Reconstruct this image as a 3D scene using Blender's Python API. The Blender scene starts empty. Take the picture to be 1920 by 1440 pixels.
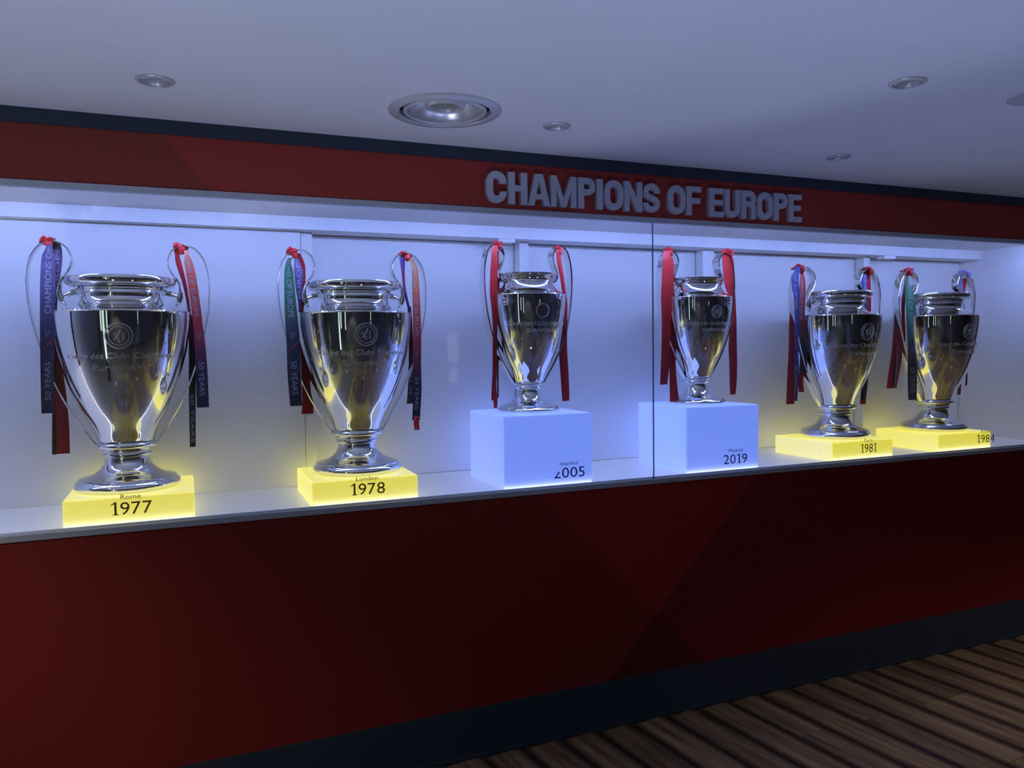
import bpy, bmesh, math, random
from mathutils import Vector, Matrix

random.seed(7)
scene = bpy.context.scene
COL = scene.collection

# ------------------------------------------------------------------ camera
cam_data = bpy.data.cameras.new('camera')
cam_data.sensor_width = 36.0
cam_data.sensor_fit = 'HORIZONTAL'
cam_data.lens = 1471.7 / 1920 * 36
cam_data.clip_start = 0.02
cam = bpy.data.objects.new('camera', cam_data)
COL.objects.link(cam)
cr = Vector((0.92339872, -0.38361252, -0.0132753))
cu = Vector((0.02960075, 0.03668481, 0.99888839))
cf = Vector((0.38269909, 0.92276523, -0.04522992))
m = Matrix.Identity(4)
for i in range(3):
    m[i][0], m[i][1], m[i][2] = cr[i], cu[i], -cf[i]
m[0][3], m[1][3], m[2][3] = 0.0, -2.67097, 1.5
cam.matrix_world = m
scene.camera = cam

# ------------------------------------------------------------------ world, exposure
world = bpy.data.worlds.new('world')
scene.world = world
world.use_nodes = True
world.node_tree.nodes['Background'].inputs[0].default_value = (0.02, 0.02, 0.025, 1)
scene.view_settings.view_transform = 'Standard'
scene.view_settings.look = 'None'
scene.view_settings.exposure = 0.0
scene.view_settings.gamma = 1.0
scene.view_settings.use_curve_mapping = False
scene.cycles.max_bounces = 10
scene.cycles.diffuse_bounces = 5
scene.cycles.glossy_bounces = 6
scene.cycles.transparent_max_bounces = 16
scene.cycles.caustics_reflective = False
scene.cycles.caustics_refractive = False
scene.cycles.sample_clamp_indirect = 4.0

LED_COL, LED_STR = (0.29, 0.40, 1.0), 35.0        # strip along the top of the case
YEL_COL, YEL_STR = (1.0, 0.88, 0.05), 0.74        # light inside the yellow plinths
BLU_COL, BLU_STR = (0.16, 0.275, 1.0), 0.90        # light inside the blue plinths
ROOM_FILL_W = 49.0                                     # fill lamps added out of view, modelled as downlights
UP_FILL_W, UP_FILL_COL = 47.0, (0.38, 0.50, 1.0)            # fill lamps added in the floor to brighten the ceiling

BACK_BOOST = 1.7                                        # extra glow added to the hidden plinth backs, brightening the wall behind
SHELF_GLOW = 0.09                                  # glow added to the shelf to lift its brightness
EDGE_COL, EDGE_STR = (0.98, 0.98, 1.0), 2.4       # strip along the front edge of the shelf

# ------------------------------------------------------------------ helpers
def lin(c):
    out = []
    for v in c:
        v = v / 255.0
        out.append(v / 12.92 if v <= 0.04045 else ((v + 0.055) / 1.055) ** 2.4)
    return tuple(out)

def new_mat(name):
    mt = bpy.data.materials.new(name)
    mt.use_nodes = True
    return mt, mt.node_tree, mt.node_tree.nodes['Principled BSDF']

def mat(name, col, rough=0.5, metal=0.0, emit=None, estr=0.0, spec=0.5, noise=0.0, nscale=20.0, bump=0.0):
    mt, nt, b = new_mat(name)
    b.inputs['Base Color'].default_value = (*col, 1)
    b.inputs['Roughness'].default_value = rough
    b.inputs['Metallic'].default_value = metal
    b.inputs['Specular IOR Level'].default_value = spec
    if emit:
        b.inputs['Emission Color'].default_value = (*emit, 1)
        b.inputs['Emission Strength'].default_value = estr
    if noise or bump:
        tc = nt.nodes.new('ShaderNodeTexCoord')
        n = nt.nodes.new('ShaderNodeTexNoise')
        n.inputs['Scale'].default_value = nscale
        n.inputs['Detail'].default_value = 4
        nt.links.new(tc.outputs['Object'], n.inputs['Vector'])
        if noise:
            r = nt.nodes.new('ShaderNodeMixRGB')
            r.inputs[1].default_value = (*[c * (1 - noise) for c in col], 1)
            r.inputs[2].default_value = (*[min(1, c * (1 + noise)) for c in col], 1)
            nt.links.new(n.outputs['Fac'], r.inputs[0])
            nt.links.new(r.outputs[0], b.inputs['Base Color'])
        if bump:
            bp = nt.nodes.new('ShaderNodeBump')
            bp.inputs['Strength'].default_value = bump
            bp.inputs['Distance'].default_value = 0.002
            nt.links.new(n.outputs['Fac'], bp.inputs['Height'])
            nt.links.new(bp.outputs['Normal'], b.inputs['Normal'])
    return mt

class MB:
    def __init__(s): s.v, s.f = [], []
    def add(s, vs, fs):
        o = len(s.v); s.v += [tuple(v) for v in vs]; s.f += [tuple(i + o for i in f) for f in fs]; return s
    def box(s, x0, x1, y0, y1, z0, z1):
        return s.add([(x0,y0,z0),(x1,y0,z0),(x1,y1,z0),(x0,y1,z0),(x0,y0,z1),(x1,y0,z1),(x1,y1,z1),(x0,y1,z1)],
                     [(0,3,2,1),(4,5,6,7),(0,1,5,4),(1,2,6,5),(2,3,7,6),(3,0,4,7)])
    def lathe(s, prof, n=64, closed=False):
        o = len(s.v); k = len(prof)
        for i in range(n):
            a = 2 * math.pi * i / n
            for r, z in prof: s.v.append((r * math.cos(a), r * math.sin(a), z))
        for i in range(n):
            j = (i + 1) % n
            for q in range(k - 1 if not closed else k):
                q2 = (q + 1) % k
                s.f.append((o + i*k + q, o + j*k + q, o + j*k + q2, o + i*k + q2))
        return s
    def mesh(s, name):
        me = bpy.data.meshes.new(name); me.from_pydata(s.v, [], s.f); me.update(); return me
    def build(s, name, mt, parent=None, smooth=None, bevel=0.0, loc=None):
        me = s.mesh(name)
        return link(name, me, mt, parent, smooth, bevel, loc)

def fix_normals(me):
    bm = bmesh.new(); bm.from_mesh(me)
    bmesh.ops.remove_doubles(bm, verts=bm.verts, dist=1e-6)
    bmesh.ops.recalc_face_normals(bm, faces=bm.faces)
    bm.to_mesh(me); bm.free()

def link(name, me, mt, parent=None, smooth=None, bevel=0.0, loc=None):
    if bevel:
        bm = bmesh.new(); bm.from_mesh(me)
        bmesh.ops.bevel(bm, geom=list(bm.edges), offset=bevel, segments=2, affect='EDGES', profile=0.7)
        bm.to_mesh(me); bm.free()
    if smooth is not None:
        for p in me.polygons: p.use_smooth = True
        me.set_sharp_from_angle(angle=math.radians(smooth))
    if mt and not me.materials: me.materials.append(mt)
    o = bpy.data.objects.new(name, me); COL.objects.link(o)
    if parent: o.parent = parent
    if loc: o.location = loc
    return o

def empty(name, loc=(0, 0, 0)):
    o = bpy.data.objects.new(name, None); COL.objects.link(o); o.location = loc
    o.empty_display_size = 0.05
    return o

def tag(o, label, cat, group=None):
    o['label'] = label; o['category'] = cat
    if group: o['group'] = group
    return o

def struct(o, label=None):
    o['kind'] = 'structure'
    if label: o['label'] = label
    return o

def catmull(pts, n=8, closed=False):
    P = [Vector(p) for p in pts]; out = []
    for i in range(len(P) - 1):
        p0 = P[i - 1] if i > 0 else P[i] * 2 - P[i + 1]
        p1, p2 = P[i], P[i + 1]
        p3 = P[i + 2] if i + 2 < len(P) else P[i + 1] * 2 - P[i]
        for k in range(n):
            t = k / n
            out.append(0.5 * ((2*p1) + (p2-p0)*t + (2*p0-5*p1+4*p2-p3)*t*t + (3*p1-p0-3*p2+p3)*t**3))
    out.append(P[-1])
    return out

def strip2d(path, th, closed=False):
    """outline pair (left, right) of a stroke of thickness th along a 2-D path"""
    P = [Vector(p) for p in path]; n = len(P); L, R = [], []
    for i in range(n):
        a = P[(i - 1) % n] if (closed or i > 0) else P[i]
        b = P[(i + 1) % n] if (closed or i < n - 1) else P[i]
        d = (b - a)
        if d.length < 1e-9: d = Vector((1, 0))
        d.normalize(); nn = Vector((-d.y, d.x))
        L.append(P[i] + nn * th / 2); R.append(P[i] - nn * th / 2)
    return L, R

def stroke_prism(mb, path, th, f, closed=False, h=1.0):
    """prism along a stroke; f(x, y, k) maps plane point and level k (0 base, 1 top) to 3-D"""
    L, R = strip2d(path, th, closed); n = len(L); vs, fs = [], []
    for l, r in zip(L, R): vs += [f(l.x, l.y, 0), f(r.x, r.y, 0), f(l.x, l.y, h), f(r.x, r.y, h)]
    for i in range(n if closed else n - 1):
        a, b = 4 * i, 4 * ((i + 1) % n)
        fs += [(a+2, a+3, b+3, b+2), (a, a+2, b+2, b), (a+1, b+1, b+3, a+3), (a, b, b+1, a+1)]
    if not closed:
        fs += [(0, 1, 3, 2), (4*n-4, 4*n-2, 4*n-1, 4*n-3)]
    mb.add(vs, fs)

_tc = {}
def text_geo(body, ext=0.0):
    """vertices and faces of flat (or extruded) lettering, left edge 0, baseline 0, capital height 1"""
    key = (body, ext)
    if key in _tc: return _tc[key]
    cu_ = bpy.data.curves.new('t', 'FONT'); cu_.body = body; cu_.extrude = ext; cu_.resolution_u = 3
    ob = bpy.data.objects.new('t', cu_); COL.objects.link(ob)
    bpy.context.view_layer.update()
    me = bpy.data.meshes.new_from_object(ob.evaluated_get(bpy.context.evaluated_depsgraph_get()))
    bpy.data.objects.remove(ob)
    H = 0.729
    v = [(p.co.x / H, p.co.y / H, p.co.z) for p in me.vertices]
    x0 = min(p[0] for p in v); x1 = max(p[0] for p in v)
    v = [(p[0] - x0, p[1], p[2]) for p in v]
    f = [tuple(p.vertices) for p in me.polygons]
    bpy.data.meshes.remove(me)
    _tc[key] = (v, f, x1 - x0)
    return _tc[key]

# ------------------------------------------------------------------ materials
M = {}
M['white'] = mat('white laminate', (0.89, 0.89, 0.89), 0.38, noise=0.015, nscale=3)
M['ceil'] = mat('painted plaster', (0.80, 0.80, 0.81), 0.85, noise=0.03, nscale=4, bump=0.05)
M['navy'] = mat('dark slate paint', lin((42, 52, 66)), 0.5, noise=0.12, nscale=8)
M['grey_trim'] = mat('grey anodised trim', lin((172, 176, 184)), 0.42, metal=0.1, noise=0.05, nscale=6)
M['letter'] = mat('brushed grey sign letter', lin((186, 188, 200)), 0.45, metal=0.0, noise=0.05, nscale=40)
M['chrome'] = mat('polished silver', (0.90, 0.90, 0.895), 0.035, metal=1.0)
M['chrome_eng'] = mat('engraved silver', (0.86, 0.86, 0.86), 0.33, metal=0.9)
M['gilt'] = mat('warm silver inner face', (0.9, 0.82, 0.62), 0.1, metal=1.0)
M['ring_metal'] = mat('pale painted metal', (0.62, 0.62, 0.63), 0.35, metal=0.3)
M['dark'] = mat('dark gap', (0.015, 0.015, 0.017), 0.6)
M['reflector'] = mat('polished reflector', (0.80, 0.80, 0.82), 0.32, metal=0.55)
M['frost'] = mat('frosted lamp glass', (0.30, 0.31, 0.27), 0.3)
M['plaster_room'] = mat('dim room wall', lin((120, 118, 126)), 0.8, noise=0.05, nscale=3)
M['ink_brown'] = mat('brown vinyl lettering', lin((112, 88, 44)), 0.6)
M['ink_navy'] = mat('navy vinyl lettering', lin((52, 66, 150)), 0.6)
M['ink_white'] = mat('white print', lin((178, 178, 200)), 0.6)
M['ink_orange'] = mat('orange print', lin((200, 60, 50)), 0.6)
M['led'] = mat('led diffuser', (0.9, 0.9, 0.9), 0.4, emit=LED_COL, estr=LED_STR)
M['edge'] = mat('shelf edge diffuser', (0.9, 0.9, 0.9), 0.4, emit=EDGE_COL, estr=EDGE_STR)
M['seam'] = mat('acrylic edge', (0.10, 0.10, 0.11), 0.5)
M['yel'] = mat('yellow lit acrylic', (0.78, 0.76, 0.66), 0.22, emit=YEL_COL, estr=YEL_STR)
M['blu'] = mat('blue lit acrylic', (0.72, 0.74, 0.80), 0.22, emit=BLU_COL, estr=BLU_STR)
M['yel_back'] = mat('yellow back with added glow', (0.78, 0.76, 0.66), 0.3, emit=YEL_COL, estr=YEL_STR * BACK_BOOST)  # added back glow lights the lower wall
M['blu_back'] = mat('blue back with added glow', (0.72, 0.74, 0.80), 0.3, emit=BLU_COL, estr=BLU_STR * BACK_BOOST * .7)
M['shelf'] = mat('white shelf with added glow', (0.86, 0.86, 0.86), 0.35, emit=(0.95, 0.97, 1.0), estr=SHELF_GLOW, noise=0.01, nscale=3)  # emission added to brighten the shelf and lower wall
M['slab'] = mat('dark grey floor finish', (0.07, 0.07, 0.068), 0.6, noise=0.1, nscale=5)
M['silicone'] = mat('glass joint seal', lin((62, 74, 120)), 0.3)
M['grille'] = mat('grey grille', (0.52, 0.52, 0.54), 0.7, noise=0.2, nscale=300)
M['fill_lamp_on'] = mat('added fill lamp', (0.9, 0.9, 0.9), 0.4, emit=(1.0, 0.86, 0.66), estr=6.0)  # face of the added fill lamps
M['poster'] = mat('backlit poster', (0.5, 0.55, 0.5), 0.4, emit=(0.80, 1.0, 0.86), estr=0.9)

# red printed board with wide diagonal facets (flat print)
def red_board():
    mt, nt, b = new_mat('red printed board')
    N, Lk = nt.nodes, nt.links
    tc = N.new('ShaderNodeTexCoord'); sp = N.new('ShaderNodeSeparateXYZ')
    Lk.new(tc.outputs['Object'], sp.inputs[0])
    def math_(op, a, b_):
        n = N.new('ShaderNodeMath'); n.operation = op
        for i, q in enumerate((a, b_)):
            if isinstance(q, (int, float)): n.inputs[i].default_value = q
            else: Lk.new(q, n.inputs[i])
        return n.outputs[0]
    X, Z = sp.outputs['X'], sp.outputs['Z']
    sA = math_('ADD', Z, math_('MULTIPLY', X, 1.03))          # falling diagonal
    sB = math_('SUBTRACT', Z, math_('MULTIPLY', X, 1.045))    # rising diagonal
    aA = math_('GREATER_THAN', sA, 2.2025)
    aB = math_('GREATER_THAN', sB, -1.385)
    up = math_('GREATER_THAN', Z, 1.5)
    dn = math_('SUBTRACT', 1.0, up)
    upL = math_('LESS_THAN', math_('ADD', Z, math_('MULTIPLY', X, 1.16)), 2.1137)
    c_left, c_tri = (0.230, 0.019, 0.012), (0.320, 0.022, 0.015)
    c_right, c_bot = (0.200, 0.010, 0.012), (0.120, 0.009, 0.014)
    c_up, c_upL = (0.370, 0.046, 0.035), (0.265, 0.044, 0.030)
    def mix(fac, a, b_):
        n = N.new('ShaderNodeMixRGB'); Lk.new(fac, n.inputs[0])
        for i, q in ((1, a), (2, b_)):
            if isinstance(q, tuple): n.inputs[i].default_value = (*q, 1)
            else: Lk.new(q, n.inputs[i])
        return n.outputs[0]
    lowA = mix(aB, c_bot, c_left)           # below the falling diagonal
    highA = mix(aB, c_right, c_tri)         # above it
    low = mix(aA, lowA, highA)
    upc = mix(upL, c_up, c_upL)
    col = mix(up, low, upc)
    nz = N.new('ShaderNodeTexNoise'); nz.inputs['Scale'].default_value = 220
    Lk.new(tc.outputs['Object'], nz.inputs['Vector'])
    mul = N.new('ShaderNodeMixRGB'); mul.blend_type = 'MULTIPLY'; mul.inputs[0].default_value = 0.25
    Lk.new(col, mul.inputs[1]); Lk.new(nz.outputs['Color'], mul.inputs[2])
    Lk.new(mul.outputs[0], b.inputs['Base Color'])
    b.inputs['Roughness'].default_value = 0.62
    b.inputs['Specular IOR Level'].default_value = 0.25
    return mt
M['red'] = red_board()

def glass_mat():
    mt = bpy.data.materials.new('clear glass'); mt.use_nodes = True
    nt = mt.node_tree; N, Lk = nt.nodes, nt.links
    N.clear()
    out = N.new('ShaderNodeOutputMaterial'); mix = N.new('ShaderNodeMixShader')
    tr = N.new('ShaderNodeBsdfTransparent'); tr.inputs[0].default_value = (0.975, 0.985, 0.985, 1)
    gl = N.new('ShaderNodeBsdfGlossy'); gl.inputs['Roughness'].default_value = 0.0
    lw = N.new('ShaderNodeLayerWeight'); lw.inputs['Blend'].default_value = 0.5
    p = N.new('ShaderNodeMath'); p.operation = 'POWER'; p.inputs[1].default_value = 5
    q = N.new('ShaderNodeMath'); q.operation = 'MULTIPLY_ADD'; q.inputs[1].default_value = 0.9; q.inputs[2].default_value = 0.035
    Lk.new(lw.outputs['Facing'], p.inputs[0]); Lk.new(p.outputs[0], q.inputs[0])
    Lk.new(q.outputs[0], mix.inputs[0]); Lk.new(tr.outputs[0], mix.inputs[1]); Lk.new(gl.outputs[0], mix.inputs[2])
    Lk.new(mix.outputs[0], out.inputs[0])
    return mt
M['glass'] = glass_mat()

def plank_mat():
    mt, nt, b = new_mat('dark rustic oak')
    N, Lk = nt.nodes, nt.links
    tc = N.new('ShaderNodeTexCoord'); oi = N.new('ShaderNodeObjectInfo')
    sp = N.new('ShaderNodeSeparateXYZ'); Lk.new(tc.outputs['Object'], sp.inputs[0])
    off = N.new('ShaderNodeVectorMath'); off.operation = 'MULTIPLY_ADD'
    cmb = N.new('ShaderNodeCombineXYZ')
    rm = N.new('ShaderNodeMath'); rm.operation = 'MULTIPLY'; rm.inputs[1].default_value = 40
    Lk.new(oi.outputs['Random'], rm.inputs[0]); Lk.new(rm.outputs[0], cmb.inputs[2])
    off.inputs[1].default_value = (14, 1.3, 1)
    Lk.new(tc.outputs['Object'], off.inputs[0]); Lk.new(cmb.outputs[0], off.inputs[2])
    nz = N.new('ShaderNodeTexNoise'); nz.inputs['Scale'].default_value = 2.2; nz.inputs['Detail'].default_value = 6
    Lk.new(off.outputs[0], nz.inputs['Vector'])
    rp = N.new('ShaderNodeValToRGB')
    e = rp.color_ramp.elements
    e[0].position, e[0].color = 0.30, (0.085, 0.042, 0.022, 1)
    e[1].position, e[1].color = 0.70, (0.28, 0.185, 0.095, 1)
    Lk.new(nz.outputs['Fac'], rp.inputs[0])
    # dark printed bevel along the long edges
    ab = N.new('ShaderNodeMath'); ab.operation = 'ABSOLUTE'; Lk.new(sp.outputs['X'], ab.inputs[0])
    wob = N.new('ShaderNodeMath'); wob.operation = 'MULTIPLY_ADD'; wob.inputs[1].default_value = 0.03; 
    Lk.new(nz.outputs['Fac'], wob.inputs[0]); Lk.new(ab.outputs[0], wob.inputs[2])
    ed = N.new('ShaderNodeMapRange'); ed.inputs['From Min'].default_value = 0.058; ed.inputs['From Max'].default_value = 0.088
    Lk.new(wob.outputs[0], ed.inputs['Value'])
    mx = N.new('ShaderNodeMixRGB'); Lk.new(ed.outputs[0], mx.inputs[0]); Lk.new(rp.outputs[0], mx.inputs[1])
    mx.inputs[2].default_value = (0.030, 0.016, 0.012, 1)
    vr = N.new('ShaderNodeMapRange'); vr.inputs['To Min'].default_value = 0.75; vr.inputs['To Max'].default_value = 1.2
    Lk.new(oi.outputs['Random'], vr.inputs['Value'])
    hs = N.new('ShaderNodeHueSaturation'); Lk.new(vr.outputs[0], hs.inputs['Value']); Lk.new(mx.outputs[0], hs.inputs['Color'])
    Lk.new(hs.outputs[0], b.inputs['Base Color'])
    b.inputs['Roughness'].default_value = 0.6; b.inputs['Specular IOR Level'].default_value = 0.25
    bp = N.new('ShaderNodeBump'); bp.inputs['Strength'].default_value = 0.2; bp.inputs['Distance'].default_value = 0.002
    Lk.new(nz.outputs['Fac'], bp.inputs['Height']); Lk.new(bp.outputs['Normal'], b.inputs['Normal'])
    return mt
M['plank'] = plank_mat()

def ribbon_mat():
    mt, nt, b = new_mat('printed satin ribbon')
    a = nt.nodes.new('ShaderNodeVertexColor'); a.layer_name = 'Col'
    nt.links.new(a.outputs['Color'], b.inputs['Base Color'])
    b.inputs['Roughness'].default_value = 0.42
    b.inputs['Sheen Weight'].default_value = 0.25
    tc = nt.nodes.new('ShaderNodeTexCoord'); w = nt.nodes.new('ShaderNodeTexNoise'); w.inputs['Scale'].default_value = 60
    nt.links.new(tc.outputs['Object'], w.inputs['Vector'])
    bp = nt.nodes.new('ShaderNodeBump'); bp.inputs['Strength'].default_value = 0.25; bp.inputs['Distance'].default_value = 0.002
    nt.links.new(w.outputs['Fac'], bp.inputs['Height']); nt.links.new(bp.outputs['Normal'], b.inputs['Normal'])
    return mt
M['ribbon'] = ribbon_mat()
M['knot_red'] = mat('red satin knot', lin((214, 42, 46)), 0.4, noise=0.25, nscale=70, bump=0.4)
M['knot_dull'] = mat('dark red satin knot', lin((170, 34, 40)), 0.4, noise=0.25, nscale=70, bump=0.4)
M['knot_grey'] = mat('grey violet satin knot', lin((120, 112, 160)), 0.4, noise=0.25, nscale=70, bump=0.4)

# ------------------------------------------------------------------ room shell
XL, XR, YR, ZC = -4.2, 7.4, -5.0, 2.217       # left, right, rear, ceiling
CX0, CX1 = -1.75, 4.1635                      # ends of the display opening
Z_SH, Z_OP = 0.9697, 1.9899                   # shelf and top of the opening

floor = struct(MB().box(XL, XR, YR, 0.0, -0.08, -0.006).build('floor', M['slab']), 'dark brown wooden plank floor')
PW, ang = 0.1565, math.radians(7.5)
ux, uy = math.cos(ang), math.sin(ang)         # across the planks
plank_me = {}
def plank_mesh(L):
    k = round(L, 2)
    if k not in plank_me:
        me = MB().box(-PW/2 + .0012, PW/2 - .0012, -k/2 + .0012, k/2 - .0012, -0.006, 0.0).mesh('plank')
        bm = bmesh.new(); bm.from_mesh(me)
        top = [e for e in bm.edges if all(v.co.z > -0.001 for v in e.verts)]
        bmesh.ops.bevel(bm, geom=top, offset=0.002, segments=1, affect='EDGES')
        bm.to_mesh(me); bm.free(); me.materials.append(M['plank'])
        plank_me[k] = me
    return plank_me[k]
LEN = (1.2, 0.9, 1.05)
i0 = 0
for i in range(-9, 40):
    cx0 = 1.2 + i * PW / ux                    # where this row meets the wall
    s = -0.02 - random.random() * 0.9
    # first piece runs from the wall to s, then whole boards
    a = 0.0
    pos = 0.015
    pieces = [random.choice((0.35, 0.6, 0.8, 1.0))] + [random.choice(LEN) for _ in range(3)]
    for L in pieces:
        L = round(L, 2)
        c = pos - L / 2 if False else pos + L / 2
        x = cx0 + uy * c; y = -ux * c
        if y - L/2 < -2.9: break
        o = bpy.data.objects.new('plank', plank_mesh(L)); COL.objects.link(o)
        o.location = (x, y, 0); o.rotation_euler = (0, 0, ang); o.parent = floor
        pos += L
FIT = [(-.0528, -.379, .049), (1.130, -.354, .046), (1.855, -1.066, .049), (2.332, -.343, .046), (-1.25, -1.0, .049), (-0.9, -4.2, .049), (3.1, -2.05, .049), (5.2, -1.6, .049), (0.742, -0.385, .170), (2.325, -1.115, .088)]
ceiling = struct(MB().box(XL, XR, YR, 0.62, ZC, ZC + 0.1).build('ceiling', M['ceil']), 'pale plaster ceiling tinted blue by the display light')
cut = MB()
for fx, fy, fr in FIT:                          # recesses for the fittings
    n = 40; o = len(cut.v)
    for zz in (ZC - .02, ZC + .07):
        for k in range(n): cut.v.append((fx + fr * .93 * math.cos(2*math.pi*k/n), fy + fr * .93 * math.sin(2*math.pi*k/n), zz))
    cut.f += [tuple(o + k for k in range(n))[::-1], tuple(o + n + k for k in range(n))] + [(o + k, o + (k+1) % n, o + n + (k+1) % n, o + n + k) for k in range(n)]
co = cut.build('cutter', None)
bo = ceiling.modifiers.new('recess', 'BOOLEAN'); bo.operation = 'DIFFERENCE'; bo.object = co; bo.solver = 'EXACT'
bpy.context.view_layer.update()
nm = bpy.data.meshes.new_from_object(ceiling.evaluated_get(bpy.context.evaluated_depsgraph_get()))
ceiling.modifiers.clear(); ceiling.data = nm; nm.materials.clear(); nm.materials.append(M['ceil'])
bpy.data.objects.remove(co)
struct(MB().box(XL - .1, XL, YR, 0.62, 0, ZC).build('wall_left', M['plaster_room']), 'plain dim side wall of the room')
struct(MB().box(XR, XR + .1, YR, 0.62, 0, ZC).build('wall_right', M['plaster_room']), 'plain dim wall beyond the end of the display')
struct(MB().box(XL, XR, YR - .1, YR, 0, ZC).build('wall_rear', M['plaster_room']), 'plain dim wall facing the display')

wall = struct(MB().box(XL, XR, 0.0, 0.06, 0.0, 0.9509).build('wall_front', M['red']), 'dark red printed wall with diagonal facets around the display window')
MB().box(XL, XR, 0.0, 0.03, 2.0086, 2.1729).build('fascia_board', M['red'], wall)
MB().box(XL, CX0, 0.0, 0.06, 0.9509, 2.0086).build('pier', M['red'], wall)
MB().box(CX1, XR, 0.0, 0.06, 0.9509, 2.0086).build('pier', M['red'], wall)
MB().box(XL, XR, 0.0, 0.06, 2.1729, ZC).build('head_board', M['navy'], wall)
bb = MB().box(XL, XR, -0.006, 0.0, 0.0, 0.1833)
bb.box(XL, XR, -0.016, -0.006, 0.0, 0.014)
struct(bb.build('baseboard_front', M['navy'], bevel=0.0015), 'dark slate baseboard under the red wall')
struct(MB().box(XL, XR, -0.005, 0.0, 2.1735, ZC).build('trim_1', M['navy']), 'dark slate band between red fascia and ceiling')
struct(MB().box(CX0, CX1, -0.004, 0.022, Z_OP, 2.0086).build('trim_2', M['grey_trim'], bevel=0.001), 'grey metal strip above the display window')
struct(MB().box(CX0, CX1, -0.004, 0.022, 0.9509, Z_SH).build('trim_3', M['grey_trim'], bevel=0.001), 'grey metal strip below the display window')

# ------------------------------------------------------------------ display case
case = empty('display_case', (1.2, 0.28, 0.95))
tag(case, 'long white glass-fronted display case lit from above, set into the red wall', 'display case')
def cpart(name, mb, mt, bevel=0.0, parent=None):
    o = mb.build(name, mt, None, bevel=bevel)
    o.parent = parent or case
    o.matrix_parent_inverse = (Matrix.Translation(case.location)).inverted()
    return o
YB, YL, YV, ZV, ZK = 0.56, 0.485, 0.43, 1.966, 2.015
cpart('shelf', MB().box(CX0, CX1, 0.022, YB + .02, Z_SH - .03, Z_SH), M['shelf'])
cpart('top_panel', MB().box(CX0, CX1, 0.03, YB + .02, ZK, ZK + .02), M['white'])
cpart('side_panel', MB().box(CX0 - .02, CX0, 0.022, YB + .02, Z_SH - .03, ZK + .02), M['white'])
cpart('side_panel', MB().box(CX1, CX1 + .02, 0.022, YB + .02, Z_SH - .03, ZK + .02), M['white'])
cpart('backing', MB().box(CX0, CX1, YB + .004, YB + .02, Z_SH, ZK), M['seam'])
# valance across the back with its underside
cpart('valance', MB().box(CX0, CX1, YV, YB + .003, ZV, ZK), M['white'], bevel=0.0008)
bats = [(0.4280, 0.4725), (1.359, 1.402), (2.3235, 2.389), (3.359, 3.401)]
edges = [CX0, *[v for b in bats for v in b], CX1]
for i in range(0, len(edges), 2):
    x0, x1 = edges[i], edges[i + 1]
    y = YL if i == 0 else YB
    g = 0.0 if i in (0,) else 0.003
    cpart('back_panel', MB().box(x0 + g, x1 - 0.0035, y, YB + .004, Z_SH + .002, ZV - (.0035 if i else .001)), M['white'], bevel=0.0006)
for x0, x1 in bats:
    cpart('batten', MB().box(x0, x1, 0.50, YB + .003, Z_SH, ZV), M['white'], bevel=0.001)
for x0, x1 in ((3.432, 3.515), (1.235, 1.310)):
    cpart('valance_block', MB().box(x0, x1, YV + .004, YV + .05, ZV - .016, ZV), M['white'], bevel=0.001)
# light strip in a channel behind the head of the opening
cpart('led_channel', MB().box(CX0 + .02, CX1 - .02, 0.0235, 0.033, 1.994, ZK), M['ring_metal'])
led = MB()
led.add([(CX0 + .03, 0.034, 2.0035), (CX1 - .03, 0.034, 2.0035), (CX1 - .03, 0.060, 2.0120), (CX0 + .03, 0.060, 2.0120),
         (CX0 + .03, 0.034, 1.9970), (CX1 - .03, 0.034, 1.9970), (CX1 - .03, 0.062, 2.0040), (CX0 + .03, 0.062, 2.0040)],
        [(0,1,2,3), (4,7,6,5), (0,4,5,1), (1,5,6,2), (2,6,7,3), (3,7,4,0)])
cpart('led_strip', led, M['led'])
cpart('edge_channel', MB().box(CX0 + .01, CX1 - .01, 0.0145, 0.0210, Z_SH - .004, Z_SH + .0065), M['white'])
cpart('edge_strip', MB().box(CX0 + .02, CX1 - .02, 0.0211, 0.0225, Z_SH + .0002, Z_SH + .0060), M['edge'])
GJ = 1.7225
panes = []
for x0, x1 in ((CX0 + .002, GJ - .0012), (GJ + .0012, CX1 - .002)):
    panes.append(cpart('glass_pane', MB().box(x0, x1, 0.004, 0.012, Z_SH - .004, 2.004), M['glass']))
cpart('glass_joint', MB().box(GJ - .0011, GJ + .0011, 0.0045, 0.0115, Z_SH, Z_OP + .01), M['silicone'])

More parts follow.
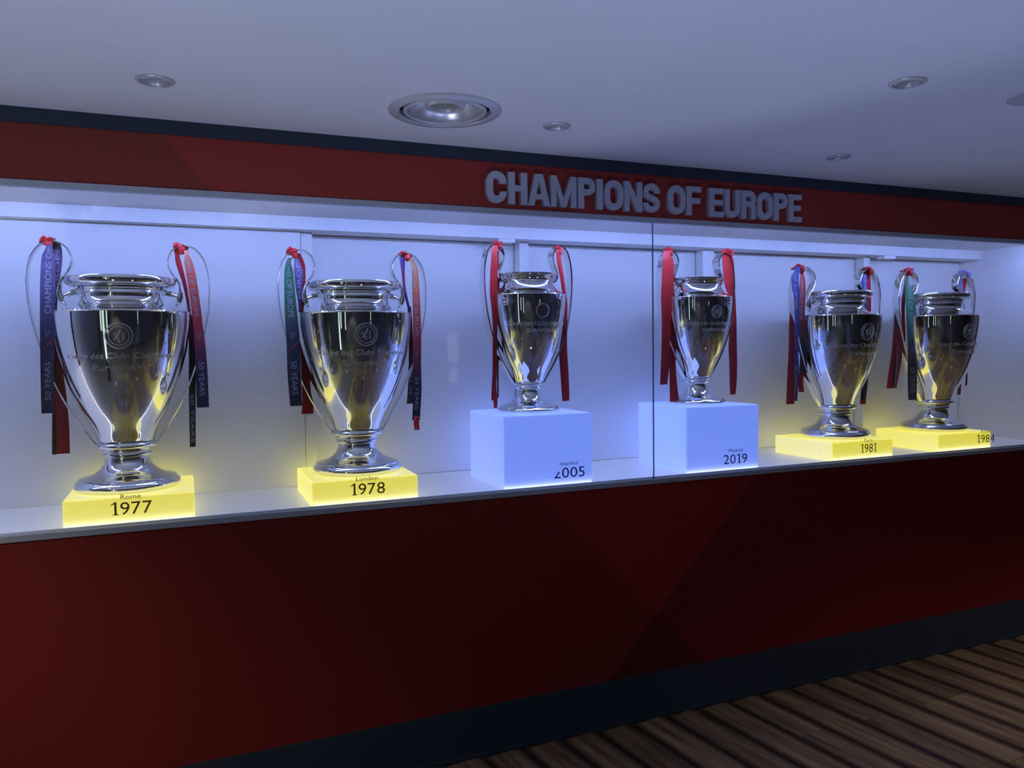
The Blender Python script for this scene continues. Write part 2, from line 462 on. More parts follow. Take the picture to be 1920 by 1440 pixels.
# vinyl lettering on the outside of the glass
ONE = ([(.22, 0), (.36, 0), (.36, 1.0), (.27, 1.0), (.22, .9)], [(0, .80), (.0, .74), (.22, .84), (.22, 1.0), (.16, .93)], [(.10, 0), (.48, 0), (.48, .05), (.36, .09), (.22, .09), (.10, .05)])
def word_geo(body):
    """lettering set character by character; the figure 1 has a flag and a foot"""
    if not body.isdigit(): v, f, w = text_geo(body); return v, f, w
    V, F_, x = [], [], 0.0
    for ch in body:
        if ch == '1':
            for poly in ONE:
                o = len(V); V += [(x + a, b, 0) for a, b in poly]; F_.append(tuple(range(o, o + len(poly))))
            w = .48
        else:
            v, f, w = text_geo(ch); o = len(V)
            V += [(x + p[0], p[1], 0) for p in v]; F_ += [tuple(i + o for i in q) for q in f]
        x += w + .10
    return V, F_, x - .10
def glass_text(body, x0, x1, z, h, ink, pane, cut=None):
    v, f, w = word_geo(body)
    sx = (x1 - x0) / w
    vs = [(x0 + p[0] * sx, 0.0035, z + p[1] * h) for p in v]
    mb = MB().add(vs, f)
    me = mb.mesh('lettering')
    if cut:                                     # worn-away upper bowl of the first figure
        bm = bmesh.new(); bm.from_mesh(me)
        geo = list(bm.verts) + list(bm.edges) + list(bm.faces)
        bmesh.ops.bisect_plane(bm, geom=geo, plane_co=(0, 0, z + h * 0.60), plane_no=(0, 0, 1))
        dead = [fc for fc in bm.faces if fc.calc_center_median().x < cut and fc.calc_center_median().z > z + h * 0.60]
        bmesh.ops.delete(bm, geom=dead, context='FACES')
        bm.to_mesh(me); bm.free()
    o = link('lettering', me, ink, panes[pane])
    o['label'] = 'printed lettering reading ' + body
    return o
bn, nv = M['ink_brown'], M['ink_navy']
for city, year, cx, cw, yx, yw, ink, pane in (
        ('Rome', '1977', -.1699, .0564, -.1684, .1155, bn, 0), ('London', '1978', .5640, .0759, .5663, .1192, bn, 0),
        ('Istanbul', '2005', 1.3407, .0753, 1.3418, .1325, nv, 0), ('Madrid', '2019', 2.1223, .0716, 2.1226, .1211, nv, 1),
        ('Paris', '1981', 2.8681, .0500, 2.8703, .0971, bn, 1), ('Rome', '1984', 3.6419, .0644, 3.6429, .1249, bn, 1)):
    glass_text(year, yx - yw/2, yx + yw/2, 1.0045, 0.041, ink, pane, cut=(yx - yw/2 + .24*yw) if year == '2005' else None)
    glass_text(city, cx - cw/2, cx + cw/2, 1.0525, 0.0155, ink, pane)

# ------------------------------------------------------------------ sign
def sign():
    root = empty('wall_sign', (1.733, -0.0, 2.0245))
    tag(root, 'raised grey capital letters reading CHAMPIONS OF EUROPE on the red fascia', 'sign')
    H, th, tv = 0.1145, 0.0205, 0.0255
    Y0, Y1 = -0.018, 0.0
    def arc(cx, cy, rx, ry, a0, a1, n=10):
        return [(cx + rx*math.cos(math.radians(a0 + (a1-a0)*k/n)), cy + ry*math.sin(math.radians(a0 + (a1-a0)*k/n))) for k in range(n+1)]
    def rect(x0, x1, y0, y1): return [((x0, y0), (x1, y0), (x1, y1), (x0, y1))]
    letters = [('C',1.0118,1.0897),('H',1.0969,1.1715),('A',1.1744,1.2633),('M',1.2671,1.3721),('P',1.3798,1.4539),('I',1.4594,1.4856),('O',1.4919,1.5764),('N',1.5796,1.6602),('S',1.6643,1.7423),('O',1.7781,1.8619),('F',1.8662,1.9367),('E',1.9751,2.0475),('U',2.052,2.1304),('R',2.136,2.212),('O',2.217,2.3003),('P',2.3053,2.3795),('E',2.3845,2.4541)]
    for ch, x0, x1 in letters:
        w = x1 - x0; mb = MB(); lv = [0]
        def F(x, y, k): return (x0 + x - 1.733, Y1 + (Y0 - Y1 - lv[0] * .00035) * k, y)
        def poly(pts):
            n = len(pts); lv[0] += 1
            vs = [F(x, y, 0) for x, y in pts] + [F(x, y, 1) for x, y in pts]
            mb.add(vs, [tuple(range(n))[::-1], tuple(range(n, 2*n))] + [(i, (i+1) % n, n + (i+1) % n, n + i) for i in range(n)])
        def R(a, b, c, d): poly([(a, c), (b, c), (b, d), (a, d)])
        def S(path, closed=False, t=tv):
            lv[0] += 1; stroke_prism(mb, path, t, F, closed)
        t = tv; r = w/2 - t/2; rv = r * 1.05; o = th/2 - tv/2
        if ch in 'EF':
            R(0, t, 0, H); R(t, w, H - th, H); R(t, w*.93, H*.5 - th*.45, H*.5 + th*.55)
            if ch == 'E': R(t, w, 0, th)
        elif ch == 'I': R(0, w, 0, H)
        elif ch == 'H': R(0, t, 0, H); R(w - t, w, 0, H); R(t, w - t, H*.5 - th*.5, H*.5 + th*.5)
        elif ch == 'N': R(0, t*.92, 0, H); R(w - t*.92, w, 0, H); poly([(t*.92, H), (t*.92, H*.55), (w - t*.92, 0), (w - t*.92, H*.45)])
        elif ch == 'M':
            R(0, t*.9, 0, H); R(w - t*.9, w, 0, H)
            poly([(t*.9, H), (t*.9, H*.52), (w*.5 - t*.42, 0), (w*.5, 0), (w*.5, H*.28)])
            poly([(w - t*.9, H), (w*.5, H*.28), (w*.5, 0), (w*.5 + t*.42, 0), (w - t*.9, H*.52)])
        elif ch == 'A':
            poly([(0, 0), (t, 0), (w*.5, H*.80), (w*.5, H), (w*.5 - t*.62, H)])
            poly([(w - t, 0), (w, 0), (w*.5 + t*.62, H), (w*.5, H), (w*.5, H*.80)])
            R(t*.9, w - t*.9, H*.20, H*.20 + th*.9)
        elif ch == 'O':
            S(arc(w/2, H - t/2 - rv, r, rv, 0, 180) + arc(w/2, t/2 + rv, r, rv, 180, 360), True)
        elif ch == 'C':
            S([(w - t/2, H*.63)] + arc(w/2, H - t/2 - rv, r, rv, 0, 180) + arc(w/2, t/2 + rv, r, rv, 180, 360) + [(w - t/2, H*.37)])
        elif ch == 'U':
            S([(t/2, H)] + arc(w/2, t/2 + rv, r, rv, 180, 360) + [(w - t/2, H)])
        elif ch == 'S':
            S([(w - t/2, H*.67)] + arc(w/2, H - t/2 - rv*.8, r, rv*.8, 0, 180)[:] +
              [(t/2 + w*.02, H*.625), (w*.28, H*.555), (w*.5, H*.5), (w*.72, H*.445), (w - t/2 - w*.02, H*.375)] +
              arc(w/2, t/2 + rv*.8, r, rv*.8, 0, -180) + [(t/2, H*.33)], t=tv*.92)
        elif ch in 'PR':
            R(0, t, 0, H)
            bh = H*.56; ry = bh/2 - t*.42
            S([(t*.3, H - t*.42), (w*.5, H - t*.42)] + arc(w - t/2 - w*.24, H - bh/2, w*.24, ry, 90, -90) + [(w*.5, H - bh + t*.42), (t*.3, H - bh + t*.42)], t=t*.86)
            if ch == 'R':
                S([(w*.62, H*.49), (w*.80, H*.42), (w - t*.62, H*.30), (w - t*.52, 0)], t=t*.92)
        mb.build('letter', M['letter'], root, bevel=0.0)
sign()

# ------------------------------------------------------------------ ceiling fittings
def downlight(x, y, r, label, lit=False):
    t = empty('recessed_downlight', (x, y, ZC))
    tag(t, label, 'ceiling light', 'recessed ceiling downlights')
    MB().lathe([(r*.74, .004), (r*.74, -.003), (r*.78, -.006), (r*.95, -.005), (r, -.002), (r, .0), (r*.92, .002)], 48).build('bezel', M['ring_metal'], t, 40)
    MB().lathe([(r*.90, .003), (r*.90, .045), (.0001, .045)], 40).build('housing', M['dark'], t, 40)
    MB().lathe([(r*.70, .004), (r*.68, -.002), (r*.60, -.004), (r*.52, .001), (r*.46, .014), (r*.48, .020)], 40).build('gimbal_ring', M['ring_metal'], t, 40)
    MB().lathe([(0.0001, .018), (r*.25, .019), (r*.47, .021)], 40).build('lamp_lens', M['fill_lamp_on'] if lit else M['frost'], t, 60)
    if lit:
        L = bpy.data.lights.new('room_fill_lamp', 'SPOT'); L.energy = ROOM_FILL_W * (1.15 if x < -1 else 1.0); L.color = (1.0, 0.87, 0.72)
        L.spot_size = math.radians(110); L.spot_blend = 0.6; L.shadow_soft_size = 0.03
        lo = bpy.data.objects.new('room_fill_lamp', L); COL.objects.link(lo); lo.parent = t; lo.location = (0, 0, -.02)
    return t
downlight(-.0528, -.379, .049, 'unlit recessed downlight in the ceiling above the left end of the display')
downlight(1.130, -.354, .046, 'unlit recessed downlight in the ceiling just right of the large round fitting')
downlight(1.855, -1.066, .049, 'unlit recessed downlight in the ceiling at the upper right, farthest from the wall')
downlight(2.332, -.343, .046, 'unlit recessed downlight in the ceiling near the wall, right of the sign')
for i, (x, y) in enumerate(((-1.25, -1.0), (-0.9, -4.2), (3.1, -2.05), (5.2, -1.6))):  # unseen lamps added to brighten the red wall and floor
    downlight(x, y, .049, ('added warm fill lamp in the ceiling left of the display, outside the picture', 'added warm fill lamp in the ceiling behind the viewer, left', 'added warm fill lamp in the ceiling right of the viewer', 'added warm fill lamp in the ceiling beyond the right edge of the picture')[i], True)

t = empty('round_diffuser', (0.742, -0.385, ZC))
tag(t, 'large round ceiling fitting of concentric metal rings above the second trophy', 'ceiling light')
R0 = .170
MB().lathe([(R0*.80, .010), (R0*.80, -.004), (R0*.83, -.009), (R0*.97, -.006), (R0, -.002), (R0, 0), (R0*.92, .003)], 72).build('outer_ring', M['ring_metal'], t, 40)
MB().lathe([(R0*.90, .004), (R0*.90, .062), (.0001, .062)], 60).build('housing', M['dark'], t, 40)
MB().lathe([(R0*.74, .010), (R0*.74, -.004), (R0*.70, -.008), (R0*.66, -.005), (R0*.64, .004)], 72).build('middle_ring', M['ring_metal'], t, 40)
MB().lathe([(R0*.645, .002), (R0*.60, .020), (R0*.50, .036), (R0*.36, .044), (R0*.30, .045)], 72).build('reflector', M['reflector'], t, 60)
MB().lathe([(R0*.36, .030), (R0*.36, .012), (R0*.32, .006), (R0*.27, .008), (R0*.25, .016)], 60).build('inner_ring', M['reflector'], t, 40)
MB().lathe([(.0001, .006), (R0*.03, .006), (R0*.05, .012), (R0*.25, .014)], 60).build('centre_disc', M['frost'], t, 40)
t = empty('ceiling_speaker', (2.325, -1.115, ZC))
tag(t, 'round grey speaker grille in the ceiling cut off by the right edge', 'speaker')
MB().lathe([(.082, 0), (.083, -.004), (.090, -.004), (.092, 0)], 48).build('rim', M['ceil'], t, 40)
MB().lathe([(.0001, -.002), (.082, -.002)], 48).build('grille', M['grille'], t, 40)

# unseen fill lamps added in the walkway floor to brighten the ceiling
for x, lab in ((-0.75, 'first'), (0.9, 'second'), (2.4, 'third'), (4.0, 'fourth')):
    t = empty('added_uplight', (x, -1.82, 0.0)); tag(t, 'added round fill lamp in the floor of the walkway, %s from the left' % lab, 'added fill light', 'added floor fill lamps')
    MB().lathe([(.062, .001), (.064, .005), (.082, .004), (.086, .0005), (.086, 0)], 40).build('bezel', M['ring_metal'], t, 40)
    MB().lathe([(.0001, .003), (.062, .003)], 40).build('lens', M['frost'], t, 40)
    L = bpy.data.lights.new('up_fill_lamp', 'SPOT'); L.spot_size = math.radians(107); L.spot_blend = 0.14; L.shadow_soft_size = 0.04
    L.energy = UP_FILL_W * (2.1 if x < 0 else 0.45 if x > 3 else 1.10 if x < 1 else 0.60); L.color = UP_FILL_COL if x > 0 else (0.62, 0.70, 1.0)
    lo = bpy.data.objects.new('up_fill_lamp', L); COL.objects.link(lo); lo.parent = t; lo.location = (0, 0, .01); lo.rotation_euler = (math.pi, 0, 0)

# lit signs behind the viewer (seen mirrored in the silver and, faintly, in the glass)
t = empty('lit_totem', (-1.30, -1.95, 0)); tag(t, 'slim freestanding pale green lit totem left of the viewer', 'sign')
t.rotation_euler = (0, 0, math.radians(-30))
MB().box(-.16, .16, -.12, .12, 0, .03).build('base_plate', M['navy'], t, bevel=.004)
MB().box(-.085, .085, -.03, .03, .03, 2.05).build('body', M['navy'], t, bevel=.004)
MB().box(-.06, .06, .0301, .034, .55, 2.0).build('lit_panel', M['poster'], t)
t = empty('info_panel', (2.53, YR, 1.10)); tag(t, 'small lit information panel on the rear wall', 'sign')
MB().box(-.09, .09, 0, .02, -.02, .62).build('frame', M['navy'], t, bevel=.003)
MB().box(-.055, .055, .0201, .023, .27, .56).build('lit_panel', M['poster'], t)
MB().box(-.045, .045, .0201, .023, .06, .20).build('lit_panel', M['poster'], t)
for x, w, lab in ((-3.4, .30, 'added pale green lit poster at the far left of the rear wall'), (-2.3, .22, 'added pale green lit poster on the rear wall beside the leftmost one')):  # posters added so the silver has something to reflect
    t = empty('added_poster', (x, YR, 0.4)); tag(t, lab, 'poster', 'lit posters added on the rear wall')
    MB().box(-w/2, w/2, 0.005, 0.03, 0, 1.4).build('poster_panel', M['poster'], t)
    fr = MB(); fr.box(-w/2-.03, -w/2, 0, .045, -.03, 1.43).box(w/2, w/2+.03, 0, .045, -.03, 1.43).box(-w/2, w/2, 0, .045, -.03, 0).box(-w/2, w/2, 0, .045, 1.4, 1.43)
    fr.build('frame', M['navy'], t)
RIBBONS = {
 '1977L': [
        (-0.03, [(0, (110, 100, 160)), (0.3, (88, 84, 138)), (0.6, (58, 56, 92)), (1, (40, 44, 76))],
   [(-0.3928, -0.3825, 1.8496), (-0.4038, -0.3788, 1.8293), (-0.4126, -0.3758, 1.809), (-0.4185, -0.3757, 1.745), (-0.4221, -0.3809, 1.6404), (-0.4259, -0.389, 1.4914), (-0.4292, -0.3937, 1.3129)],
   [('CHAMPIONS OF EUROPE', 1.6303, 1.9551, 'u'), ('50 YEARS', 1.3552, 1.4761, 'u')]),
  (0, [(0, (105, 95, 150)), (0.2, (110, 60, 90)), (0.35, (118, 16, 20)), (1, (140, 22, 22))],
   [(-0.3863, -0.3638, 1.859), (-0.3857, -0.3587, 1.8335), (-0.3842, -0.3602, 1.7909), (-0.3808, -0.3718, 1.7139), (-0.3868, -0.3793, 1.6283), (-0.3919, -0.3783, 1.5253), (-0.3945, -0.3644, 1.4045), (-0.3972, -0.3579, 1.2832), (-0.3993, -0.3585, 1.1772)],
   [('EUROPE', 1.6797, 1.8478, 'u')]),
  (0.006, [(0, (118, 16, 20)), (0.6, (60, 30, 34)), (1, (24, 44, 40))],
   [(-0.3966, -0.3846, 1.5426), (-0.4013, -0.3916, 1.4048), (-0.4055, -0.395, 1.2838), (-0.41, -0.3972, 1.1754)],
   []),
 ],
 '1977R': [
        (0, [(0, (215, 50, 45)), (0.5, (170, 40, 60)), (1, (120, 50, 80))],
   [(-0.0265, -0.0032, 1.8533), (-0.024, -0.009, 1.8281), (-0.0214, -0.0031, 1.8013), (-0.0034, 0.01, 1.7349), (0.008, 0.0181, 1.6662), (0.0114, 0.0215, 1.6118)],
   []),
  (0.012, [(0, (120, 40, 60)), (0.3, (50, 30, 40)), (1, (44, 52, 54))],
   [(0.0103, 0.0239, 1.6305), (0.0107, 0.0345, 1.5299), (0.0056, 0.0277, 1.3555), (0.0037, 0.0224, 1.1747)],
   [('50 YEARS', 1.3558, 1.1895, 'd')]),
  (-0.03, [(0, (215, 120, 80)), (0.2, (205, 90, 80)), (0.45, (180, 60, 70)), (0.65, (90, 52, 96)), (0.8, (40, 44, 76)), (1, (36, 38, 70))],
   [(0.0049, 0.0198, 1.8435), (0.0061, 0.0194, 1.8292), (0.0052, 0.0319, 1.799), (0.0132, 0.0433, 1.733), (0.0223, 0.0525, 1.6431), (0.026, 0.0562, 1.598), (0.029, 0.0627, 1.5292), (0.0297, 0.0669, 1.4384), (0.0294, 0.0684, 1.3127)],
   [('CHAMPIONS OF EUROPE', 1.9238, 1.6197, 'd'), ('50 YEARS', 1.4684, 1.3528, 'd')]),
 ],
 '1978L': [
        (-0.03, [(0, (40, 110, 80)), (0.15, (60, 130, 96)), (0.35, (56, 110, 96)), (0.5, (58, 66, 92)), (1, (40, 44, 76))],
   [(0.3433, 0.3579, 1.8292), (0.3367, 0.3521, 1.814), (0.3314, 0.3588, 1.7897), (0.3289, 0.3618, 1.7653), (0.3274, 0.3658, 1.7034), (0.3271, 0.3711, 1.6206), (0.3297, 0.3764, 1.5375), (0.331, 0.377, 1.4143), (0.3374, 0.3799, 1.3057)],
   [('CHAMPIONS OF EUROPE', 1.9116, 1.6187, 'd'), ('50 YEARS', 1.4658, 1.3456, 'd')]),
  (-0.012, [(0, (120, 110, 170)), (0.5, (100, 80, 140)), (1, (90, 40, 80))],
   [(0.3659, 0.3788, 1.8394), (0.3675, 0.3823, 1.8282), (0.3646, 0.3961, 1.7886), (0.3686, 0.3927, 1.726), (0.3772, 0.3875, 1.6633), (0.3769, 0.3862, 1.6119)],
   [('EUROPE', 1.6879, 1.8361, 'u')]),
  (0.004, [(0, (200, 40, 44)), (0.35, (190, 40, 44)), (0.55, (118, 16, 20)), (1, (150, 20, 22))],
   [(0.3719, 0.3886, 1.851), (0.3879, 0.4029, 1.8229), (0.3946, 0.4077, 1.7906), (0.3869, 0.4038, 1.7064), (0.3811, 0.3961, 1.6221), (0.3808, 0.4034, 1.5376), (0.3825, 0.4108, 1.4548), (0.3838, 0.4158, 1.3523), (0.3847, 0.4225, 1.3153), (0.3799, 0.4234, 1.2727)],
   []),
 ],
 '1978R': [
          (-0.01, [(0, (60, 80, 170)), (0.4, (150, 50, 80)), (0.7, (70, 60, 130)), (1, (60, 50, 90))],
   [(0.749, 0.7736, 1.8483), (0.7507, 0.7712, 1.8324), (0.7561, 0.7705, 1.7986), (0.7614, 0.7717, 1.7547), (0.7657, 0.777, 1.7108), (0.7819, 0.7902, 1.6448)],
   []),
  (0.012, [(0, (80, 50, 90)), (1, (66, 64, 72))],
   [(0.784, 0.7986, 1.6641), (0.7865, 0.8032, 1.579), (0.784, 0.8049, 1.4509), (0.7776, 0.8027, 1.3388), (0.7746, 0.8019, 1.2939)],
   [('50 YEARS', 1.3288, 1.4713, 'u')]),
  (-0.03, [(0, (200, 140, 80)), (0.2, (205, 110, 70)), (0.45, (190, 66, 70)), (0.65, (110, 56, 90)), (0.8, (40, 44, 76)), (1, (40, 44, 76))],
   [(0.7804, 0.7968, 1.841), (0.7882, 0.8068, 1.8214), (0.7919, 0.8166, 1.7977), (0.7922, 0.8212, 1.71), (0.7917, 0.8228, 1.5778), (0.7891, 0.8203, 1.4472), (0.7891, 0.8203, 1.3402), (0.7839, 0.813, 1.2333)],
   [('CHAMPIONS OF EUROPE', 1.8907, 1.5477, 'd'), ('50 YEARS', 1.3974, 1.2737, 'd')]),
  (-0.026, [(0, (200, 40, 44)), (1, (200, 40, 44))],
   [(0.7905, 0.8113, 1.2491), (0.7902, 0.8122, 1.2308), (0.7916, 0.8103, 1.1963)],
   []),
 ],
 '2005L': [
        (-0.03, [(0, (200, 40, 44)), (0.35, (190, 36, 40)), (0.55, (120, 20, 26)), (1, (170, 26, 32))],
   [(1.1194, 1.1418, 1.9035), (1.1135, 1.1381, 1.8827), (1.1096, 1.1376, 1.8474), (1.1041, 1.1365, 1.7788), (1.103, 1.1344, 1.7103), (1.1109, 1.1344, 1.6395), (1.1143, 1.1345, 1.5706), (1.113, 1.1321, 1.487), (1.1128, 1.1297, 1.4032), (1.1119, 1.1277, 1.3444), (1.1123, 1.1304, 1.298), (1.1141, 1.1276, 1.2665)],
   []),
  (0.006, [(0, (170, 30, 36)), (0.5, (90, 14, 26)), (1, (110, 18, 26))],
   [(1.1444, 1.1581, 1.8878), (1.1438, 1.1575, 1.6984), (1.1432, 1.1546, 1.5079), (1.1424, 1.1504, 1.3036)],
   []),
  (-0.02, [(0, (120, 20, 26)), (1, (160, 24, 30))],
   [(1.1153, 1.1265, 1.529), (1.1133, 1.1223, 1.403), (1.1098, 1.1199, 1.3188), (1.1071, 1.1184, 1.2957)],
   []),
 ],
 '2005R': [
    (-0.02, [(0, (200, 40, 44)), (0.4, (200, 40, 44)), (0.55, (120, 20, 26)), (1, (160, 26, 30))],
   [(1.3942, 1.4206, 1.9023), (1.3963, 1.4179, 1.883), (1.4006, 1.4223, 1.8401), (1.412, 1.4325, 1.7865), (1.4233, 1.4414, 1.7174), (1.4276, 1.4471, 1.6785), (1.4268, 1.4463, 1.6068), (1.4189, 1.4456, 1.548), (1.4084, 1.4461, 1.4827), (1.4123, 1.45, 1.3975), (1.4184, 1.4513, 1.2967), (1.4182, 1.445, 1.2815)],
   []),
 ],
 '2019L': [
      (-0.03, [(0, (200, 40, 44)), (0.4, (185, 36, 42)), (1, (140, 22, 28))],
   [(1.9063, 1.9388, 1.9107), (1.9036, 1.9387, 1.8924), (1.898, 1.9521, 1.8652), (1.8922, 1.9517, 1.7739), (1.8891, 1.9459, 1.7053), (1.8939, 1.94, 1.5976), (1.8934, 1.9368, 1.5104), (1.8903, 1.9364, 1.4299), (1.8843, 1.9223, 1.3357)],
   []),
  (-0.015, [(0, (190, 36, 42)), (0.4, (150, 24, 32)), (1, (170, 26, 34))],
   [(1.9296, 1.9623, 1.8675), (1.9345, 1.9645, 1.7526), (1.9338, 1.9666, 1.6143), (1.9414, 1.9772, 1.5101), (1.9438, 1.9768, 1.4288), (1.9433, 1.9819, 1.3357), (1.9429, 1.9899, 1.2585)],
   []),
 ],
 '2019R': [
    (-0.02, [(0, (200, 40, 44)), (0.35, (200, 40, 46)), (0.55, (140, 20, 26)), (1, (150, 24, 30))],
   [(2.2118, 2.2583, 1.9276), (2.2147, 2.2612, 1.9159), (2.2204, 2.2816, 1.8761), (2.2319, 2.2875, 1.7814), (2.2522, 2.2918, 1.7244), (2.2639, 2.2948, 1.6625), (2.2609, 2.2962, 1.5979), (2.2491, 2.2962, 1.5069), (2.2519, 2.2976, 1.4228), (2.2548, 2.2961, 1.3362), (2.2592, 2.2901, 1.2784)],
   []),
 ],
 '1981L': [
          (-0.03, [(0, (40, 60, 140)), (0.4, (50, 72, 160)), (1, (40, 50, 110))],
   [(2.629, 2.6575, 1.8621), (2.6228, 2.6513, 1.8423), (2.6072, 2.6419, 1.8099), (2.6042, 2.6421, 1.7606), (2.6138, 2.6422, 1.7261), (2.6203, 2.6392, 1.6841), (2.6207, 2.6397, 1.5652), (2.6212, 2.6434, 1.4509), (2.6198, 2.65, 1.3911), (2.6249, 2.6471, 1.3113), (2.622, 2.6411, 1.2364)],
   [('OF EUROPE', 1.8325, 1.6643, 'd'), ('50 YEARS', 1.4009, 1.2864, 'd')]),
  (-0.015, [(0, (190, 50, 40)), (0.25, (170, 60, 50)), (0.5, (120, 40, 44)), (0.75, (40, 50, 54)), (1, (30, 36, 50))],
   [(2.6651, 2.6842, 1.8496), (2.6619, 2.6843, 1.8322), (2.6589, 2.6941, 1.795), (2.6544, 2.6976, 1.7277), (2.6547, 2.6979, 1.6604), (2.6534, 2.7014, 1.593), (2.66, 2.705, 1.5254), (2.6667, 2.7117, 1.4651), (2.6703, 2.7057, 1.3645)],
   [('CHAMPIONS OF EUROPE', 1.8248, 1.6155, 'd')]),
  (0.006, [(0, (150, 30, 40)), (1, (150, 26, 30))],
   [(2.6336, 2.659, 1.7911), (2.6277, 2.6564, 1.6612), (2.6184, 2.6598, 1.5937), (2.6156, 2.6699, 1.4783), (2.6128, 2.6639, 1.3652), (2.6088, 2.6549, 1.2192)],
   []),
  (0.01, [(0, (150, 30, 36)), (1, (160, 28, 30))],
   [(2.6831, 2.7154, 1.5155), (2.6837, 2.7161, 1.3636), (2.6825, 2.7133, 1.2749)],
   []),
 ],
 '1981R': [
      (0, [(0, (180, 34, 40)), (0.5, (140, 26, 32)), (1, (160, 30, 32))],
   [(3.0549, 3.1175, 1.8565), (3.0517, 3.1213, 1.8253), (3.063, 3.1223, 1.7212), (3.0687, 3.1176, 1.4857), (3.0703, 3.1089, 1.3017), (3.0608, 3.0993, 1.2019)],
   []),
  (-0.02, [(0, (60, 84, 180)), (0.4, (50, 72, 160)), (1, (50, 54, 60))],
   [(3.0443, 3.0754, 1.8385), (3.0484, 3.0813, 1.7688), (3.0542, 3.082, 1.5119), (3.0557, 3.0835, 1.3553), (3.0465, 3.0743, 1.2248)],
   [('EUROPE', 1.8333, 1.7583, 'd')]),
 ],
 '1984L': [
          (-0.03, [(0, (40, 110, 80)), (0.15, (56, 140, 96)), (0.42, (56, 116, 96)), (0.55, (66, 76, 92)), (0.75, (62, 56, 72)), (1, (60, 62, 86))],
   [(3.3269, 3.3524, 1.8283), (3.3255, 3.3565, 1.8019), (3.3228, 3.3813, 1.757), (3.3252, 3.393, 1.6773), (3.3299, 3.3959, 1.6), (3.3382, 3.4044, 1.5225), (3.3449, 3.4076, 1.4286), (3.3477, 3.4097, 1.3534), (3.3558, 3.4117, 1.2133)],
   [('CHAMPIONS OF EUROPE', 1.9077, 1.5331, 'd'), ('50 YEARS', 1.3783, 1.251, 'd')]),
  (-0.01, [(0, (170, 36, 34)), (1, (150, 30, 30))],
   [(3.3425, 3.3681, 1.8518), (3.3322, 3.3542, 1.7956), (3.3223, 3.3497, 1.7182), (3.3233, 3.3452, 1.6407), (3.3212, 3.3432, 1.5097)],
   []),
  (0.008, [(0, (44, 36, 70)), (0.25, (80, 26, 50)), (0.5, (150, 28, 36)), (1, (165, 30, 32))],
   [(3.31, 3.3319, 1.7244), (3.2983, 3.3289, 1.6682), (3.2896, 3.3334, 1.6013), (3.2796, 3.3417, 1.5235), (3.2698, 3.3411, 1.4296), (3.2598, 3.331, 1.3545), (3.2499, 3.3154, 1.2742)],
   []),
  (0.003, [(0, (50, 44, 70)), (1, (60, 62, 60))],
   [(3.3015, 3.3179, 1.6573), (3.2921, 3.3104, 1.5235), (3.2896, 3.3079, 1.4298), (3.2823, 3.3005, 1.2822)],
   [('50 YEARS', 1.443, 1.2956, 'd')]),
 ],
 '1984R': [
      (-0.01, [(0, (110, 104, 150)), (0.3, (96, 84, 130)), (1, (44, 46, 70))],
   [(3.725, 3.7565, 1.8722), (3.7214, 3.7529, 1.8528), (3.7182, 3.7576, 1.8113), (3.7269, 3.7624, 1.7644), (3.7592, 3.787, 1.5058), (3.7783, 3.7963, 1.3292), (3.7793, 3.7953, 1.273)],
   []),
  (0.005, [(0, (190, 44, 40)), (1, (150, 26, 30))],
   [(3.7608, 3.7926, 1.8356), (3.7694, 3.7972, 1.7995), (3.7627, 3.7905, 1.7297), (3.7547, 3.7826, 1.5061), (3.7392, 3.7671, 1.2594), (3.7358, 3.7637, 1.2257)],
   []),
 ],
}
KNOTS = {'1977L': (-0.3966, 1.8632), '1977R': (-0.0064, 1.859), '1978L': (0.3622, 1.8556), '1978R': (0.7743, 1.8579), '2005L': (1.147, 1.9121), '2005R': (1.4134, 1.9028), '2019L': (1.9426, 1.915), '2019R': (2.2622, 1.9214), '1981L': (2.6692, 1.8634), '1981R': (3.1, 1.8647), '1984L': (3.3649, 1.8636), '1984R': (3.7776, 1.8657)}

# ------------------------------------------------------------------ plinths
def plinth(x, w, h, kind, label):
    t = empty('plinth', (x, 0.032 + w/2, Z_SH))
    tag(t, label, 'plinth', 'lit acrylic plinths')
    mt = M[kind]; g = 0.0024
    a = w/2
    MB().box(-a + .004, a - .004, -a + .004, a - .004, .0, h - .004).build('core', M['seam'], t)
    MB().box(-a + g, a - g, -a, -a + .0035, .0, h - g).build('front_panel', mt, t)
    MB().box(-a + g, a - g, a - .0035, a, .0, h - g).build('back_panel', M[kind + '_back'], t)
    MB().box(-a, -a + .0035, -a + g, a - g, .0, h - g).build('side_panel', mt, t)
    MB().box(a - .0035, a, -a + g, a - g, .0, h - g).build('side_panel', mt, t)
    MB().box(-a + g, a - g, -a + g, a - g, h - .0035, h).build('top_panel', mt, t)
    return t
HY, HB, PWD = 0.0852, 0.277, 0.371
plinth(-.3588 + PWD/2, PWD, HY, 'yel', 'low glowing yellow plinth behind the lettering Rome 1977, nearest the left edge')
plinth(.3805 + PWD/2, PWD, HY, 'yel', 'low glowing yellow plinth under the London lettering, second from the left')
plinth(1.0836 + PWD/2, PWD, HB, 'blu', 'tall glowing blue plinth behind the Istanbul lettering, left of the glass joint')
plinth(1.8955 + PWD/2, PWD, HB, 'blu', 'tall glowing blue plinth behind the Madrid lettering, crossed by the glass joint')
plinth(2.6796 + PWD/2, PWD, HY, 'yel', 'low glowing yellow plinth with pale side right of the tall blue plinths')
plinth(3.3464 + PWD/2, PWD, HY, 'yel', 'low glowing yellow plinth last on the right, its lettering overhanging the corner')

